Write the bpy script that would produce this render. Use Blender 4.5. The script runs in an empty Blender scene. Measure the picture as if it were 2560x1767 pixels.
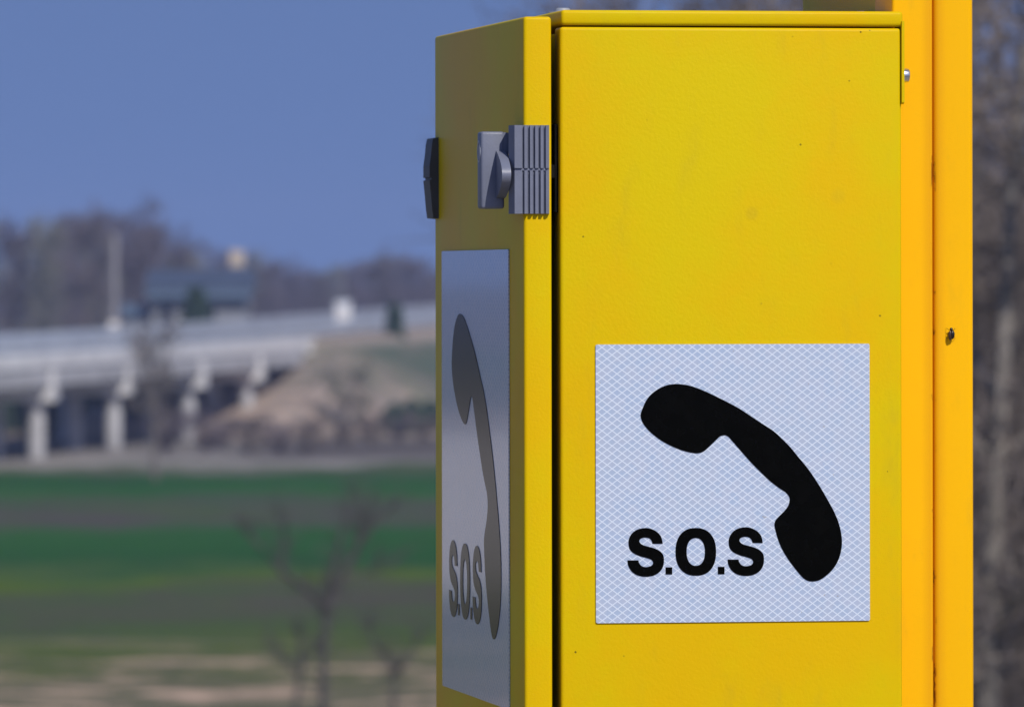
import bpy, bmesh, math, random
from mathutils import Vector, Matrix, Euler, noise as mnoise
R = math.radians
S = bpy.context.scene
COL = S.collection

# ------------------------------------------------------------------ camera
F = 17400.0                     # focal length in photo pixels (photo 2560 wide)
EYE = 1.6
HOR = 700.0                     # photo row of the horizon
cam_d = bpy.data.cameras.new('camera')
cam = bpy.data.objects.new('camera', cam_d)
COL.objects.link(cam)
cam.matrix_world = Matrix.Translation((0, 0, EYE)) @ Matrix.Rotation(R(90), 4, 'X') @ Matrix.Rotation(-0.0017, 4, 'Z')
cam_d.sensor_width = 36.0
cam_d.lens = F / 2560 * 36.0
cam_d.shift_y = -(883.5 - HOR) / 2560.0
cam_d.clip_start = 0.1
cam_d.clip_end = 20000
cam_d.dof.use_dof = True
cam_d.dof.focus_distance = 5.06
cam_d.dof.aperture_fstop = 20
S.camera = cam

# ------------------------------------------------------------------ light
SUN_EL, SUN_AZ = 43.0, 27.0     # azimuth: degrees to the right of straight behind the camera
w = bpy.data.worlds.new('World')
S.world = w
w.use_nodes = True
nt = w.node_tree
nt.nodes.clear()
sky = nt.nodes.new('ShaderNodeTexSky')
sky.sky_type = 'NISHITA'
sky.sun_disc = False
sky.sun_elevation = R(SUN_EL)
sky.sun_rotation = R(180 - SUN_AZ)
sky.altitude = 100
sky.air_density = 1.0
sky.dust_density = 0.3
sky.ozone_density = 3.0
tc = nt.nodes.new('ShaderNodeTexCoord')
lift = nt.nodes.new('ShaderNodeVectorMath')
lift.operation = 'ADD'
lift.inputs[1].default_value = (0, 0, 0.55)      # a clear deep sky: the pale horizon band stays low
nrm = nt.nodes.new('ShaderNodeVectorMath')
nrm.operation = 'NORMALIZE'
bg = nt.nodes.new('ShaderNodeBackground')
bg.inputs['Strength'].default_value = 0.1
wo = nt.nodes.new('ShaderNodeOutputWorld')
nt.links.new(tc.outputs['Generated'], lift.inputs[0])
nt.links.new(lift.outputs[0], nrm.inputs[0])
nt.links.new(nrm.outputs[0], sky.inputs[0])
tint = nt.nodes.new('ShaderNodeMix')
tint.data_type = 'RGBA'
tint.blend_type = 'MULTIPLY'
tint.inputs[0].default_value = 1.0
tint.inputs[7].default_value = (1.26, 1.19, 1.38, 1)
nt.links.new(sky.outputs[0], tint.inputs[6])
nt.links.new(tint.outputs[2], bg.inputs[0])
nt.links.new(bg.outputs[0], wo.inputs[0])

sun_d = bpy.data.lights.new('sun', 'SUN')
sun_d.energy = 3.6
sun_d.angle = R(0.53)
sun_d.color = (1.0, 0.955, 0.88)
sun = bpy.data.objects.new('sun', sun_d)
COL.objects.link(sun)
sun_dir = Vector((math.sin(R(SUN_AZ)) * math.cos(R(SUN_EL)), -math.cos(R(SUN_AZ)) * math.cos(R(SUN_EL)), math.sin(R(SUN_EL))))
sun.rotation_euler = sun_dir.to_track_quat('Z', 'Y').to_euler()
sun.location = sun_dir * 30

S.render.engine = 'CYCLES'
S.view_settings.view_transform = 'Standard'
S.view_settings.look = 'None'
S.view_settings.exposure = 0.0
S.view_settings.gamma = 1.0
S.cycles.use_denoising = True
S.cycles.max_bounces = 6
S.cycles.volume_bounces = 0
S.cycles.transparent_max_bounces = 4
S.cycles.sample_clamp_indirect = 4.0

# ------------------------------------------------------------------ helpers
def link(o, parent=None):
    COL.objects.link(o)
    if parent is not None:
        o.parent = parent
    return o

def tag(o, label=None, cat=None, group=None, kind=None):
    if label: o['label'] = label
    if cat: o['category'] = cat
    if group: o['group'] = group
    if kind: o['kind'] = kind
    return o

def empty(name, loc, rz=0.0, label=None, cat=None, group=None):
    o = bpy.data.objects.new(name, None)
    o.empty_display_size = 0.2
    o.location = loc
    o.rotation_euler = (0, 0, rz)
    link(o)
    return tag(o, label, cat, group)

def build(name, bm, mats, parent=None, smooth=None):
    me = bpy.data.meshes.new(name)
    bmesh.ops.recalc_face_normals(bm, faces=bm.faces[:])
    bm.to_mesh(me)
    bm.free()
    if not isinstance(mats, (list, tuple)):
        mats = [mats]
    for m in mats:
        me.materials.append(m)
    if smooth is not None:
        for p in me.polygons:
            p.use_smooth = True
        try:
            me.set_sharp_from_angle(angle=R(smooth))
        except Exception:
            pass
    return link(bpy.data.objects.new(name, me), parent)

def raw(name, vs, fs, mats, parent=None, mi=None):
    me = bpy.data.meshes.new(name)
    me.from_pydata(vs, [], fs)
    if not isinstance(mats, (list, tuple)):
        mats = [mats]
    for m in mats:
        me.materials.append(m)
    if mi:
        for p, k in zip(me.polygons, mi):
            p.material_index = k
    return link(bpy.data.objects.new(name, me), parent)

def box(bm, x0, x1, y0, y1, z0, z1, bev=0.0, seg=3):
    r = bmesh.ops.create_cube(bm, size=1.0)
    vs = r['verts']
    for v in vs:
        v.co = Vector((x0 + (v.co.x + .5) * (x1 - x0), y0 + (v.co.y + .5) * (y1 - y0), z0 + (v.co.z + .5) * (z1 - z0)))
    if bev > 0:
        es = list({e for v in vs for e in v.link_edges})
        bmesh.ops.bevel(bm, geom=es, offset=bev, segments=seg, profile=0.5, affect='EDGES')

def prism(bm, poly, mp, d0, d1):
    """poly: 2D outline, mp(a, b, d) -> 3D; extruded from d0 to d1 (closed)."""
    A = [bm.verts.new(mp(a, b, d0)) for a, b in poly]
    B = [bm.verts.new(mp(a, b, d1)) for a, b in poly]
    n = len(poly)
    f1 = bm.faces.new(A)
    f2 = bm.faces.new(B[::-1])
    for i in range(n):
        bm.faces.new((A[i], B[i], B[(i + 1) % n], A[(i + 1) % n]))
    return f1, f2

def ring_prism(bm, outer, inner, mp, d0, d1):
    """a plate with a hole: outlines of the same length"""
    n = len(outer)
    q = [[bm.verts.new(mp(a, b, d)) for a, b in pl] for pl in (outer, inner) for d in (d0, d1)]
    o0, o1, i0, i1 = q
    for k in range(n):
        j = (k + 1) % n
        bm.faces.new((o0[k], o0[j], i0[j], i0[k]))
        bm.faces.new((o1[k], o1[j], i1[j], i1[k]))
        bm.faces.new((o0[k], o0[j], o1[j], o1[k]))
        bm.faces.new((i0[k], i0[j], i1[j], i1[k]))

def cyl(bm, p0, p1, r0, r1, n=16, bev=0.0):
    p0, p1 = Vector(p0), Vector(p1)
    d = (p1 - p0)
    L = d.length
    d.normalize()
    a = d.orthogonal().normalized()
    b = d.cross(a)
    prof = [(0, r0)]
    if bev > 0:
        prof += [(L - bev, r1), (L - .3 * bev, r1 - .3 * bev), (L, r1 - bev)]
    else:
        prof += [(L, r1)]
    rings = [[bm.verts.new(p0 + d * t + (a * math.cos(2 * math.pi * k / n) + b * math.sin(2 * math.pi * k / n)) * r) for k in range(n)] for t, r in prof]
    for r1_, r2_ in zip(rings, rings[1:]):
        for k in range(n):
            bm.faces.new((r1_[k], r1_[(k + 1) % n], r2_[(k + 1) % n], r2_[k]))
    bm.faces.new(rings[0][::-1])
    bm.faces.new(rings[-1])

def smooth_poly(pts, sub=5, corners=()):
    """closed Catmull-Rom through pts; listed indices stay sharp corners."""
    n = len(pts)
    out = []
    for i in range(n):
        p0, p1, p2, p3 = pts[i - 1], pts[i], pts[(i + 1) % n], pts[(i + 2) % n]
        if i in corners: p0 = (2 * p1[0] - p2[0], 2 * p1[1] - p2[1])
        if (i + 1) % n in corners: p3 = (2 * p2[0] - p1[0], 2 * p2[1] - p1[1])
        if i in corners and (i + 1) % n in corners:
            out.append(p1)
            continue
        for k in range(sub):
            t = k / sub
            out.append(tuple(0.5 * ((2 * p1[c]) + (-p0[c] + p2[c]) * t + (2 * p0[c] - 5 * p1[c] + 4 * p2[c] - p3[c]) * t * t + (-p0[c] + 3 * p1[c] - 3 * p2[c] + p3[c]) * t ** 3) for c in (0, 1)))
    return out

# ------------------------------------------------------------------ materials
def new_mat(name):
    m = bpy.data.materials.new(name)
    m.use_nodes = True
    t = m.node_tree
    return m, t, t.nodes['Principled BSDF']

def nd(t, kind, **kw):
    n = t.nodes.new(kind)
    for k, v in kw.items():
        setattr(n, k, v)
    return n

def noise_node(t, vec, scale, detail=3, rough=0.55):
    n = nd(t, 'ShaderNodeTexNoise')
    n.inputs['Scale'].default_value = scale
    n.inputs['Detail'].default_value = detail
    n.inputs['Roughness'].default_value = rough
    if vec is not None:
        t.links.new(vec, n.inputs['Vector'])
    return n.outputs['Fac']

def math_node(t, op, a, b=None, clamp=False):
    n = nd(t, 'ShaderNodeMath', operation=op, use_clamp=clamp)
    for i, x in enumerate((a, b)):
        if x is None: continue
        if isinstance(x, (int, float)): n.inputs[i].default_value = x
        else: t.links.new(x, n.inputs[i])
    return n.outputs[0]

def mix(t, fac, a, b):
    n = nd(t, 'ShaderNodeMix', data_type='RGBA')
    for i, x in ((0, fac), (6, a), (7, b)):
        if isinstance(x, (int, float)): n.inputs[i].default_value = x
        elif isinstance(x, tuple): n.inputs[i].default_value = x if len(x) == 4 else (*x, 1)
        else: t.links.new(x, n.inputs[i])
    return n.outputs[2]

def maprange(t, x, a, b, c=0.0, d=1.0, smooth=True):
    n = nd(t, 'ShaderNodeMapRange')
    if smooth: n.interpolation_type = 'SMOOTHSTEP'
    t.links.new(x, n.inputs[0])
    for i, v in ((1, a), (2, b), (3, c), (4, d)):
        n.inputs[i].default_value = v
    return n.outputs[0]

def coords(t, scale=(1, 1, 1)):
    c = nd(t, 'ShaderNodeTexCoord')
    if scale == (1, 1, 1): return c.outputs['Object']
    mp = nd(t, 'ShaderNodeMapping')
    mp.inputs['Scale'].default_value = scale
    t.links.new(c.outputs['Object'], mp.inputs['Vector'])
    return mp.outputs[0]

def simple(name, col, rough=0.6, var=0.25, scale=3.0, metal=0.0, bump=0.0, bscale=40):
    m, t, p = new_mat(name)
    v = coords(t)
    n = noise_node(t, v, scale, 4)
    lo = tuple(c * (1 - var) for c in col)
    hi = tuple(min(1, c * (1 + var)) for c in col)
    t.links.new(mix(t, maprange(t, n, .3, .7), lo, hi), p.inputs['Base Color'])
    p.inputs['Roughness'].default_value = rough
    p.inputs['Metallic'].default_value = metal
    if bump:
        b = nd(t, 'ShaderNodeBump')
        b.inputs['Strength'].default_value = bump
        b.inputs['Distance'].default_value = 0.01
        t.links.new(noise_node(t, v, bscale, 4), b.inputs['Height'])
        t.links.new(b.outputs[0], p.inputs['Normal'])
    return m

def paint(name, base, variant, spots=(), peel=0.25, rough=0.42, seam=None, rust=(), spec=.08):
    m, t, p = new_mat(name)
    v = coords(t)
    big = noise_node(t, v, 5.5, 2, .5)
    fine = noise_node(t, v, 60, 3, .6)
    f = math_node(t, 'ADD', math_node(t, 'MULTIPLY', big, .85), math_node(t, 'MULTIPLY', fine, .15))
    col = mix(t, maprange(t, f, .36, .64), base, variant)
    sep = nd(t, 'ShaderNodeSeparateXYZ')
    t.links.new(v, sep.inputs[0])
    # faint grime
    gr = noise_node(t, coords(t, (30, 30, 9)), 1.0, 5, .7)
    col = mix(t, math_node(t, 'MULTIPLY', maprange(t, gr, .52, .80), .16), col, (.20, .15, .04))
    def dist(x, z, ax=1.0, az=1.0):
        dx = math_node(t, 'MULTIPLY', math_node(t, 'SUBTRACT', sep.outputs[0], x), ax)
        dz = math_node(t, 'MULTIPLY', math_node(t, 'SUBTRACT', sep.outputs[2], z), az)
        return math_node(t, 'SQRT', math_node(t, 'ADD', math_node(t, 'MULTIPLY', dx, dx), math_node(t, 'MULTIPLY', dz, dz)))
    for (x, z, r, c, amt) in spots:
        k = maprange(t, dist(x, z), r * .55, r * 1.1, amt, 0.0)
        col = mix(t, k, col, c)
    if seam is not None:
        sx, wd = seam
        sn = noise_node(t, coords(t, (60, 60, 26)), 1.0, 5, .75)
        near = maprange(t, math_node(t, 'ABSOLUTE', math_node(t, 'SUBTRACT', sep.outputs[0], sx)), wd * .3, wd, 1, 0)
        k = math_node(t, 'MULTIPLY', near, maprange(t, sn, .55, .62))
        col = mix(t, k, col, (.09, .022, .008))
        k2 = math_node(t, 'MULTIPLY', maprange(t, math_node(t, 'ABSOLUTE', math_node(t, 'SUBTRACT', sep.outputs[0], sx)), wd, wd * 4, 1, 0), .35)
        col = mix(t, k2, col, (.62, .22, .01))
    for (x, z, r) in rust:
        rn = noise_node(t, v, 260, 3, .7)
        k = math_node(t, 'MULTIPLY', maprange(t, dist(x, z), r * .3, r, .75, 0), maprange(t, rn, .50, .62))
        col = mix(t, k, col, (.38, .08, .01))
    t.links.new(col, p.inputs['Base Color'])
    p.inputs['Roughness'].default_value = rough
    p.inputs['Specular IOR Level'].default_value = spec
    b = nd(t, 'ShaderNodeBump')
    b.inputs['Strength'].default_value = peel
    b.inputs['Distance'].default_value = 0.0004
    hgt = math_node(t, 'ADD', noise_node(t, v, 520, 2, .5), math_node(t, 'MULTIPLY', noise_node(t, v, 150, 2), .5))
    t.links.new(hgt, b.inputs['Height'])
    t.links.new(b.outputs[0], p.inputs['Normal'])
    return m

# ------------------------------------------------------------------ the phone box frame
A = math.atan(2938 / F)          # yaw of the box
CA, SA = math.cos(A), math.sin(A)
CY = 5.04
CX = (1310 - 1280) / F * CY
BASE = 0.88                      # bottom of the cabinet above the verge

def s_at(px, v=0.0):
    p = (px - 1280) / F
    return (p * (CY + v * CA) - CX + v * SA) / (CA - p * SA)

def v_at(px, s=0.0):
    p = (px - 1280) / F
    # CX + s CA - v SA = p (CY + s SA + v CA)
    return (CX + s * CA - p * (CY + s * SA)) / (SA + p * CA)

def z_at(py, s=0.0, v=0.0):
    Y = CY + s * SA + v * CA
    return EYE - (py - HOR) / F * Y - BASE

def zf(py, px=1700, v=0.0):
    """local z of a photo row on the front plane"""
    return z_at(py, s_at(px, v), v)

# spots on the front
def spot(px, py, r, c=(.05, .03, .01), amt=.9, v=0.0):
    return (s_at(px, v), zf(py, px, v), r, c, amt)

front_spots = [spot(1460, 592, .0007), spot(2004, 363, .0008), spot(2126, 204, .0006), spot(2155, 82, .0008), spot(2178, 78, .0005),
               spot(2202, 791, .0008), spot(1439, 1630, .0009), spot(1882, 535, .0055, (.42, .28, .02), .22), spot(2098, 492, .006, (.5, .33, .02), .15),
               spot(1905, 760, .0005), spot(1620, 300, .0004), spot(2080, 660, .0004), spot(1560, 1640, .0005), spot(2220, 1180, .0005), spot(1985, 93, .0004)]
Y_BOX = (.655, .490, .001)
Y_BOX2 = (.715, .435, .001)
M_front = paint('yellow_powder_coat', Y_BOX, Y_BOX2, spots=front_spots, peel=.35)
M_box = paint('yellow_powder_coat_plain', Y_BOX, Y_BOX2, peel=.35)
M_post = paint('orange_yellow_enamel', (.90, .460, .003), (.93, .475, .003), peel=.08, rough=.38,
               seam=(s_at(2335, .03), .0028), rust=[(s_at(2402, .03), zf(1630, 2402, .03), .008), (s_at(2365, .03), zf(1650, 2365, .03), .007)])
M_grey = simple('grey_plastic', (.155, .168, .225), .45, .06, 60, bump=.05, bscale=600)
M_dark = simple('black_rubber', (.008, .008, .008), .9, .2, 50)
M_dark.node_tree.nodes['Principled BSDF'].inputs['Specular IOR Level'].default_value = .1
M_steel = simple('zinc_steel', (.62, .63, .66), .28, .08, 200, metal=1.0)
M_galv2 = simple('rail_post_steel', (.30, .32, .36), .5, .1)
M_insect = simple('dark_chitin', (.012, .008, .006), .3, .3, 300)
M_wing = simple('brown_wing', (.05, .022, .008), .35, .3, 300)

def sheeting():
    m, t, p = new_mat('reflective_sheeting')
    v = coords(t)
    sep = nd(t, 'ShaderNodeSeparateXYZ')
    t.links.new(v, sep.inputs[0])
    xy = math_node(t, 'ADD', sep.outputs[0], sep.outputs[1])
    a = math_node(t, 'MULTIPLY', xy, 1 / .00742)
    b = math_node(t, 'MULTIPLY', sep.outputs[2], 1 / .0055)
    lines = None
    for op in ('ADD', 'SUBTRACT'):
        q = math_node(t, op, a, b)
        fr = math_node(t, 'ABSOLUTE', math_node(t, 'SUBTRACT', math_node(t, 'FRACT', q), .5))
        k = maprange(t, fr, .38, .46)
        lines = k if lines is None else math_node(t, 'MAXIMUM', lines, k)
    n = noise_node(t, v, 110, 2)
    n2 = noise_node(t, v, 14, 2)
    cell = mix(t, maprange(t, n, .35, .65), (.39, .475, .63), (.445, .50, .63))
    cell = mix(t, math_node(t, 'MULTIPLY', maprange(t, n2, .4, .6), .35), cell, (.43, .49, .60))
    col = mix(t, lines, cell, (.67, .73, .82))
    dirt = noise_node(t, v, 260, 2, .6)
    col = mix(t, maprange(t, dirt, .735, .77, 0, .55), col, (.35, .27, .18))
    t.links.new(col, p.inputs['Base Color'])
    p.inputs['Roughness'].default_value = .12
    p.inputs['Coat Weight'].default_value = .4
    p.inputs['Specular IOR Level'].default_value = .3
    p.inputs['Coat Roughness'].default_value = .04
    p.inputs['Coat IOR'].default_value = 1.5
    bp = nd(t, 'ShaderNodeBump')
    bp.inputs['Strength'].default_value = .25
    bp.inputs['Distance'].default_value = .0002
    t.links.new(lines, bp.inputs['Height'])
    t.links.new(bp.outputs[0], p.inputs['Normal'])
    return m
M_sheet = sheeting()
M_ink = simple('black_vinyl', (.002, .002, .0018), .17, .2, 80)
M_ink.node_tree.nodes['Principled BSDF'].inputs['Specular IOR Level'].default_value = .05
M_ink.node_tree.nodes['Principled BSDF'].inputs['Coat Weight'].default_value = .05
M_ink.node_tree.nodes['Principled BSDF'].inputs['Coat Roughness'].default_value = .06

# ------------------------------------------------------------------ lettering and symbol outlines (fractions of the sign)
def sgn(x, y):
    u = (x - 1488) / 684.5
    top, bot = 863 - 4 * u, 1558 - 7 * u
    return (u, (y - top) / (bot - top))

def from_crop(ox, oy, sc, pts):
    return [(ox + a / sc, oy + b / sc) for a, b in pts]

hs = from_crop(1580, 940, 7.093, [(138, 690), (175, 575), (250, 420), (360, 300), (500, 210), (640, 160), (790, 148), (950, 165), (1100, 205), (1300, 285), (1500, 380), (1700, 480), (1900, 590), (2120, 735)])
hs += from_crop(1820, 1000, 7.093, [(600, 430), (780, 545), (930, 680), (1080, 830), (1220, 1000), (1370, 1180), (1500, 1360), (1640, 1580)])
hs += from_crop(1880, 1230, 6.79, [(1300, 190), (1380, 340), (1450, 510), (1495, 690), (1510, 860), (1490, 1020), (1440, 1170), (1360, 1300), (1250, 1410), (1130, 1490), (1020, 1515), (930, 1505), (840, 1450), (720, 1310), (600, 1150), (490, 970), (420, 800), (375, 640), (360, 560), (375, 490), (430, 420), (540, 310), (600, 220), (620, 130), (605, 70), (545, 0)])
hs += from_crop(1820, 1000, 7.093, [(900, 1570), (740, 1450), (600, 1320), (400, 1120), (230, 930), (100, 780)])
hs += from_crop(1580, 940, 7.093, [(1735, 1130), (1690, 1080), (1620, 1052), (1540, 1075), (1480, 1130), (1350, 1255), (1250, 1340), (1150, 1372), (1030, 1362), (880, 1325), (700, 1255), (520, 1160), (380, 1060), (280, 970), (190, 860), (150, 770)])
HANDSET = [sgn(*p) for p in smooth_poly(hs, 4)]

s_raw = [(1105, 632), (1090, 530), (1050, 420), (970, 330), (860, 260), (740, 222), (620, 215), (480, 240), (350, 305), (255, 410), (208, 520), (200, 620), (218, 740), (270, 830), (370, 905), (500, 960), (640, 1000), (770, 1040), (830, 1085), (850, 1140), (830, 1190), (780, 1225), (680, 1250), (590, 1240), (520, 1200), (475, 1130), (460, 1072),
         (172, 1072), (185, 1190), (240, 1310), (330, 1410), (450, 1475), (600, 1505), (760, 1500), (900, 1460), (1020, 1380), (1100, 1270), (1135, 1140), (1135, 1000), (1100, 900), (1010, 815), (890, 755), (740, 712), (610, 675), (530, 635), (490, 580), (490, 545), (515, 505), (570, 478), (660, 468), (740, 485), (800, 535), (828, 600), (835, 632)]
s_px = smooth_poly(from_crop(1550, 1300, 10.64, s_raw), 4, corners=(0, 26, 27, 53))
LETTER_S1 = [sgn(*p) for p in s_px]
LETTER_S2 = [sgn(x + 249.7, y - 2.2) for x, y in s_px]
def superell(cx, cy, a, b, n=2.3, k=56):
    out = []
    for i in range(k):
        t = 2 * math.pi * i / k
        c, s = math.cos(t), math.sin(t)
        out.append((cx + a * math.copysign(abs(c) ** (2 / n), c), cy + b * math.copysign(abs(s) ** (2 / n), s)))
    return out
O_OUT = [sgn(*p) for p in superell(1736.4, 1379.4, 50.6, 59.6)]
O_IN = [sgn(*p) for p in superell(1736.3, 1379.6, 22.8, 34.6, 2.25)]
DOTS = [[sgn(*p) for p in ((1661, 1418), (1677.4, 1418), (1677.4, 1435.8), (1661, 1435.8))],
        [sgn(*p) for p in ((1791.4, 1416.6), (1807.9, 1416.6), (1807.9, 1435.4), (1791.4, 1435.4))]]

def make_sign(root, name, mp, t_sheet=.0012, t_ink=.0004):
    """mp(u, w, d): sign fractions (w downward) and height above the panel -> local 3D"""
    bm = bmesh.new()
    e = .004
    outline = [(e, 0), (1 - e, 0), (1, e), (1, 1 - e), (1 - e, 1), (e, 1), (0, 1 - e), (0, e)]
    prism(bm, outline, mp, .0002, t_sheet)
    sheet = build(name, bm, M_sheet, root)
    bm = bmesh.new()
    prism(bm, HANDSET, mp, t_sheet, t_sheet + t_ink)
    build('handset_symbol', bm, M_ink, sheet)
    bm = bmesh.new()
    for pl in (LETTER_S1, LETTER_S2, *DOTS):
        prism(bm, pl, mp, t_sheet, t_sheet + t_ink)
    ring_prism(bm, O_OUT, O_IN, mp, t_sheet, t_sheet + t_ink)
    build('sos_lettering', bm, M_ink, sheet)
    return sheet

# ------------------------------------------------------------------ emergency phone box
phone = empty('emergency_phone_box', (CX, CY, BASE), A,
              'yellow metal roadside emergency phone cabinet with white S.O.S handset signs', 'emergency phone')
D_DOOR = .414
V0 = .003                                     # cabinet front sits slightly behind the door's edge
sL, sR = s_at(1401, V0), s_at(2255, V0)
zt_box = zf(70, 1800, V0)
bm = bmesh.new()
box(bm, sL, sR, V0, V0 + .024, 0, zt_box, .0028, 4)         # front pan
box(bm, sL + .004, sR - .012, V0 + .0235, .398, .002, zt_box - .003, .002, 2)
build('body', bm, M_front, phone, 35)

# lid with folded front lip and a side tab
LV = V0 - .0012
zl0, zl1 = zf(66, 1800, LV), zf(28, 1800, LV)
lidL, lidR = s_at(1404, LV), s_at(2259, LV)
bm = bmesh.new()
box(bm, lidL, lidR, LV, .41, zl0, zl1, .0026, 4)
lid = build('lid', bm, M_box, phone, 35)
bm = bmesh.new()
t0, t1 = s_at(2256.0, .0), s_at(2262.5, .0)
prism(bm, [(.0005, zf(258, 2258)), (.004, zf(262, 2258)), (.022, zf(262, 2258)), (.0255, zf(258, 2258)), (.0255, zl0 + .004), (.0005, zl0 + .004)], lambda a, b, d: (d, a, b), t0, t1)
tab = build('side_tab', bm, M_box, lid)
bm = bmesh.new()
zb = zf(190, 2262)
cyl(bm, (t1 - .0005, .009, zb), (t1 + .0052, .009, zb), .0052, .0052, 24, .0012)
build('bolt', bm, M_steel, lid, 40)
for px, vv in ((2158, .10), (1408, .075)):
    sb = s_at(px, vv)
    bm = bmesh.new()
    zc = zl1
    cyl(bm, (sb, vv, zc - .0005), (sb, vv, zc + .0012), .011, .011, 24, .0004)
    cyl(bm, (sb, vv, zc + .0012), (sb, vv, zc + .0042), .0062, .0055, 20, .0015)
    build('bolt', bm, M_steel if px > 2000 else M_galv2, lid, 40)

# door: shallow pan hinged on the left, its front return faces the camera
zd1 = zf(42, 1340)
sd = s_at(1380)
bm = bmesh.new()
box(bm, 0, sd, 0, D_DOOR, -.01, zd1, .0026, 5)
door = build('door', bm, M_box, phone, 35)
bm = bmesh.new()
box(bm, sd - .001, sd + .0005, .0065, D_DOOR - .02, .01, zd1 - .008, .0006, 2)
build('gasket', bm, M_dark, door)
bm = bmesh.new()
box(bm, s_at(1387, .01), s_at(1396, .01), .010, .030, zf(532, 1390), zf(310, 1390), .001, 2)
box(bm, sd - .0002, s_at(1389, .004), .006, .018, zf(446, 1385), zf(412, 1385), .0008, 2)
build('catch', bm, M_dark, door)

# signs
wS = s_at(2172.5, V0) - s_at(1488, V0)
sx0 = s_at(1488, V0)
zs0, zs1 = zf(861, 1830, V0), zf(1554.5, 1830, V0)
make_sign(phone, 'front_sign', lambda u, w_, d: (sx0 + u * wS, V0 - d, zs0 + (zs1 - zs0) * w_))
va, vb = v_at(1108), v_at(1274.3)
zq0 = (z_at(628.2, 0, va) + z_at(623.2, 0, vb)) / 2
HQ = .337
make_sign(phone, 'side_sign', lambda u, w_, d: (-d, va + (vb - va) * u, zq0 - HQ * w_))

# latch on the near edge of the door
bm = bmesh.new()
def latch_profile(depth=0.0):
    f = -.0045 + depth
    P = [(s_at(1274, .018), .018), (s_at(1272, .006), .006), (s_at(1284.5, f + .002), f + .002), (s_at(1287, f), f), (s_at(1306, f), f)]
    for c in (1309, 1323, 1336, 1349.5, 1362.5):
        g = f + (.0030 if depth == 0 else 0)
        P += [(s_at(c - 3.3, f), f + .0003), (s_at(c - 2.4, g), g), (s_at(c + 2.2, g), g), (s_at(c + 2.8, f), f + .0003)]
    P += [(s_at(1370, f), f), (s_at(1373.5, f + .0012), f + .0012), (s_at(1373.5, -.0002), -.0002), (-.0008, -.0002), (-.0008, .018)]
    return P
mpz = lambda a, b, d: (a, b, d)
for (y0, y1, dp) in ((313.5, 420.8, 0), (420.8, 426.8, .0016), (426.8, 534.5, 0)):
    prism(bm, latch_profile(dp), mpz, zf(y1, 1340, -.004) + .00001, zf(y0, 1340, -.004))
latch = build('latch', bm, M_grey, phone)
# turning handle
v_h = .020
hz0, hz1 = zf(522, 1240, v_h), zf(329, 1240, v_h)
hs0, hs1 = s_at(1203, v_h), s_at(1262, v_h)
bm = bmesh.new()
box(bm, hs0, hs1, v_h, v_h + .017, hz0, hz1, .0020, 3)
cyl(bm, (hs1 - .001, v_h + .009, (hz0 + hz1) / 2 + .003), (.0002, v_h + .009, (hz0 + hz1) / 2 + .003), .0075, .0095, 20)
# right shoulder of the handle plate
prism(bm, [(hs1 - .001, hz1 - .0005), (s_at(1279, v_h), hz1 - .0012), (s_at(1280, v_h), hz1 - .008), (s_at(1268, v_h), hz1 - .020), (hs1 - .001, hz1 - .022)], lambda a, b, d: (a, d, b), v_h + .0004, v_h + .016)
handle = build('handle', bm, M_grey, latch, 40)
# half-moon finger grip
bm = bmesh.new()
zt, zbm = zf(377, 1260, v_h), zf(496, 1260, v_h)
N = 22
fin0, fin1 = s_at(1240.5, v_h), s_at(1263, v_h)
prof = [(v_h + .001, zbm)]
for i in range(N + 1):
    q = i / N
    z_ = zbm + (zt - zbm) * q
    prof.append((v_h - .027 * math.sin(math.pi * q) ** .8 * (1.06 - .12 * q), z_))
prof.append((v_h + .001, zt))
prism(bm, prof, lambda a, b, d: (d, a, b), fin0, fin1)
build('finger_grip', bm, M_grey, latch, 50)
# small key mark on the outer side of the handle
bm = bmesh.new()
def ring(cy_, cz_, ry, rz_, th):
    o = [(cy_ + ry * math.cos(2 * math.pi * k / 24), cz_ + rz_ * math.sin(2 * math.pi * k / 24)) for k in range(24)]
    i_ = [(cy_ + (ry - th) * math.cos(2 * math.pi * k / 24), cz_ + (rz_ - th) * math.sin(2 * math.pi * k / 24)) for k in range(24)]
    ring_prism(bm, o, i_, lambda a, b, d: (d, a, b), hs0 - .0004, hs0 + .0004)
ring(v_h + .0085, hz1 - .0145, .0065, .0080, .0013)
prism(bm, [(v_h + .0075, hz1 - .0200), (v_h + .0095, hz1 - .0200), (v_h + .0090, hz1 - .0100), (v_h + .0080, hz1 - .0100)], lambda a, b, d: (d, a, b), hs0 - .0004, hs0 + .0004)
build('key_mark', bm, simple('light_grey_print', (.42, .44, .50), .5, .05), latch)

# far hinge at the back edge of the door
v1 = v_at(1097.5)
sh = s_at(1067.5, D_DOOR - .006)
Zh = lambda py: z_at(py, 0, .40)
hp = [(0.0015, Zh(343)), (s_at(1074, D_DOOR), Zh(345.5)), (s_at(1070.6, D_DOOR), Zh(362)), (s_at(1068.6, D_DOOR), Zh(385)), (sh, Zh(415)), (sh, Zh(443)), (s_at(1069.6, D_DOOR), Zh(445)), (s_at(1069.6, D_DOOR), Zh(449)), (sh, Zh(451)), (s_at(1068.2, D_DOOR), Zh(490)), (s_at(1070.8, D_DOOR), Zh(522)), (s_at(1074, D_DOOR), Zh(545)), (.0015, Zh(547))]
bm = bmesh.new()
prism(bm, hp, lambda a, b, d: (a, d, b), v1, D_DOOR + .012)
build('hinge', bm, simple('shaded_grey_plastic', (.045, .048, .06), .5, .1, 60), phone)  # the latch's grey plastic, with the hinge's shade put into a darker colour

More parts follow.
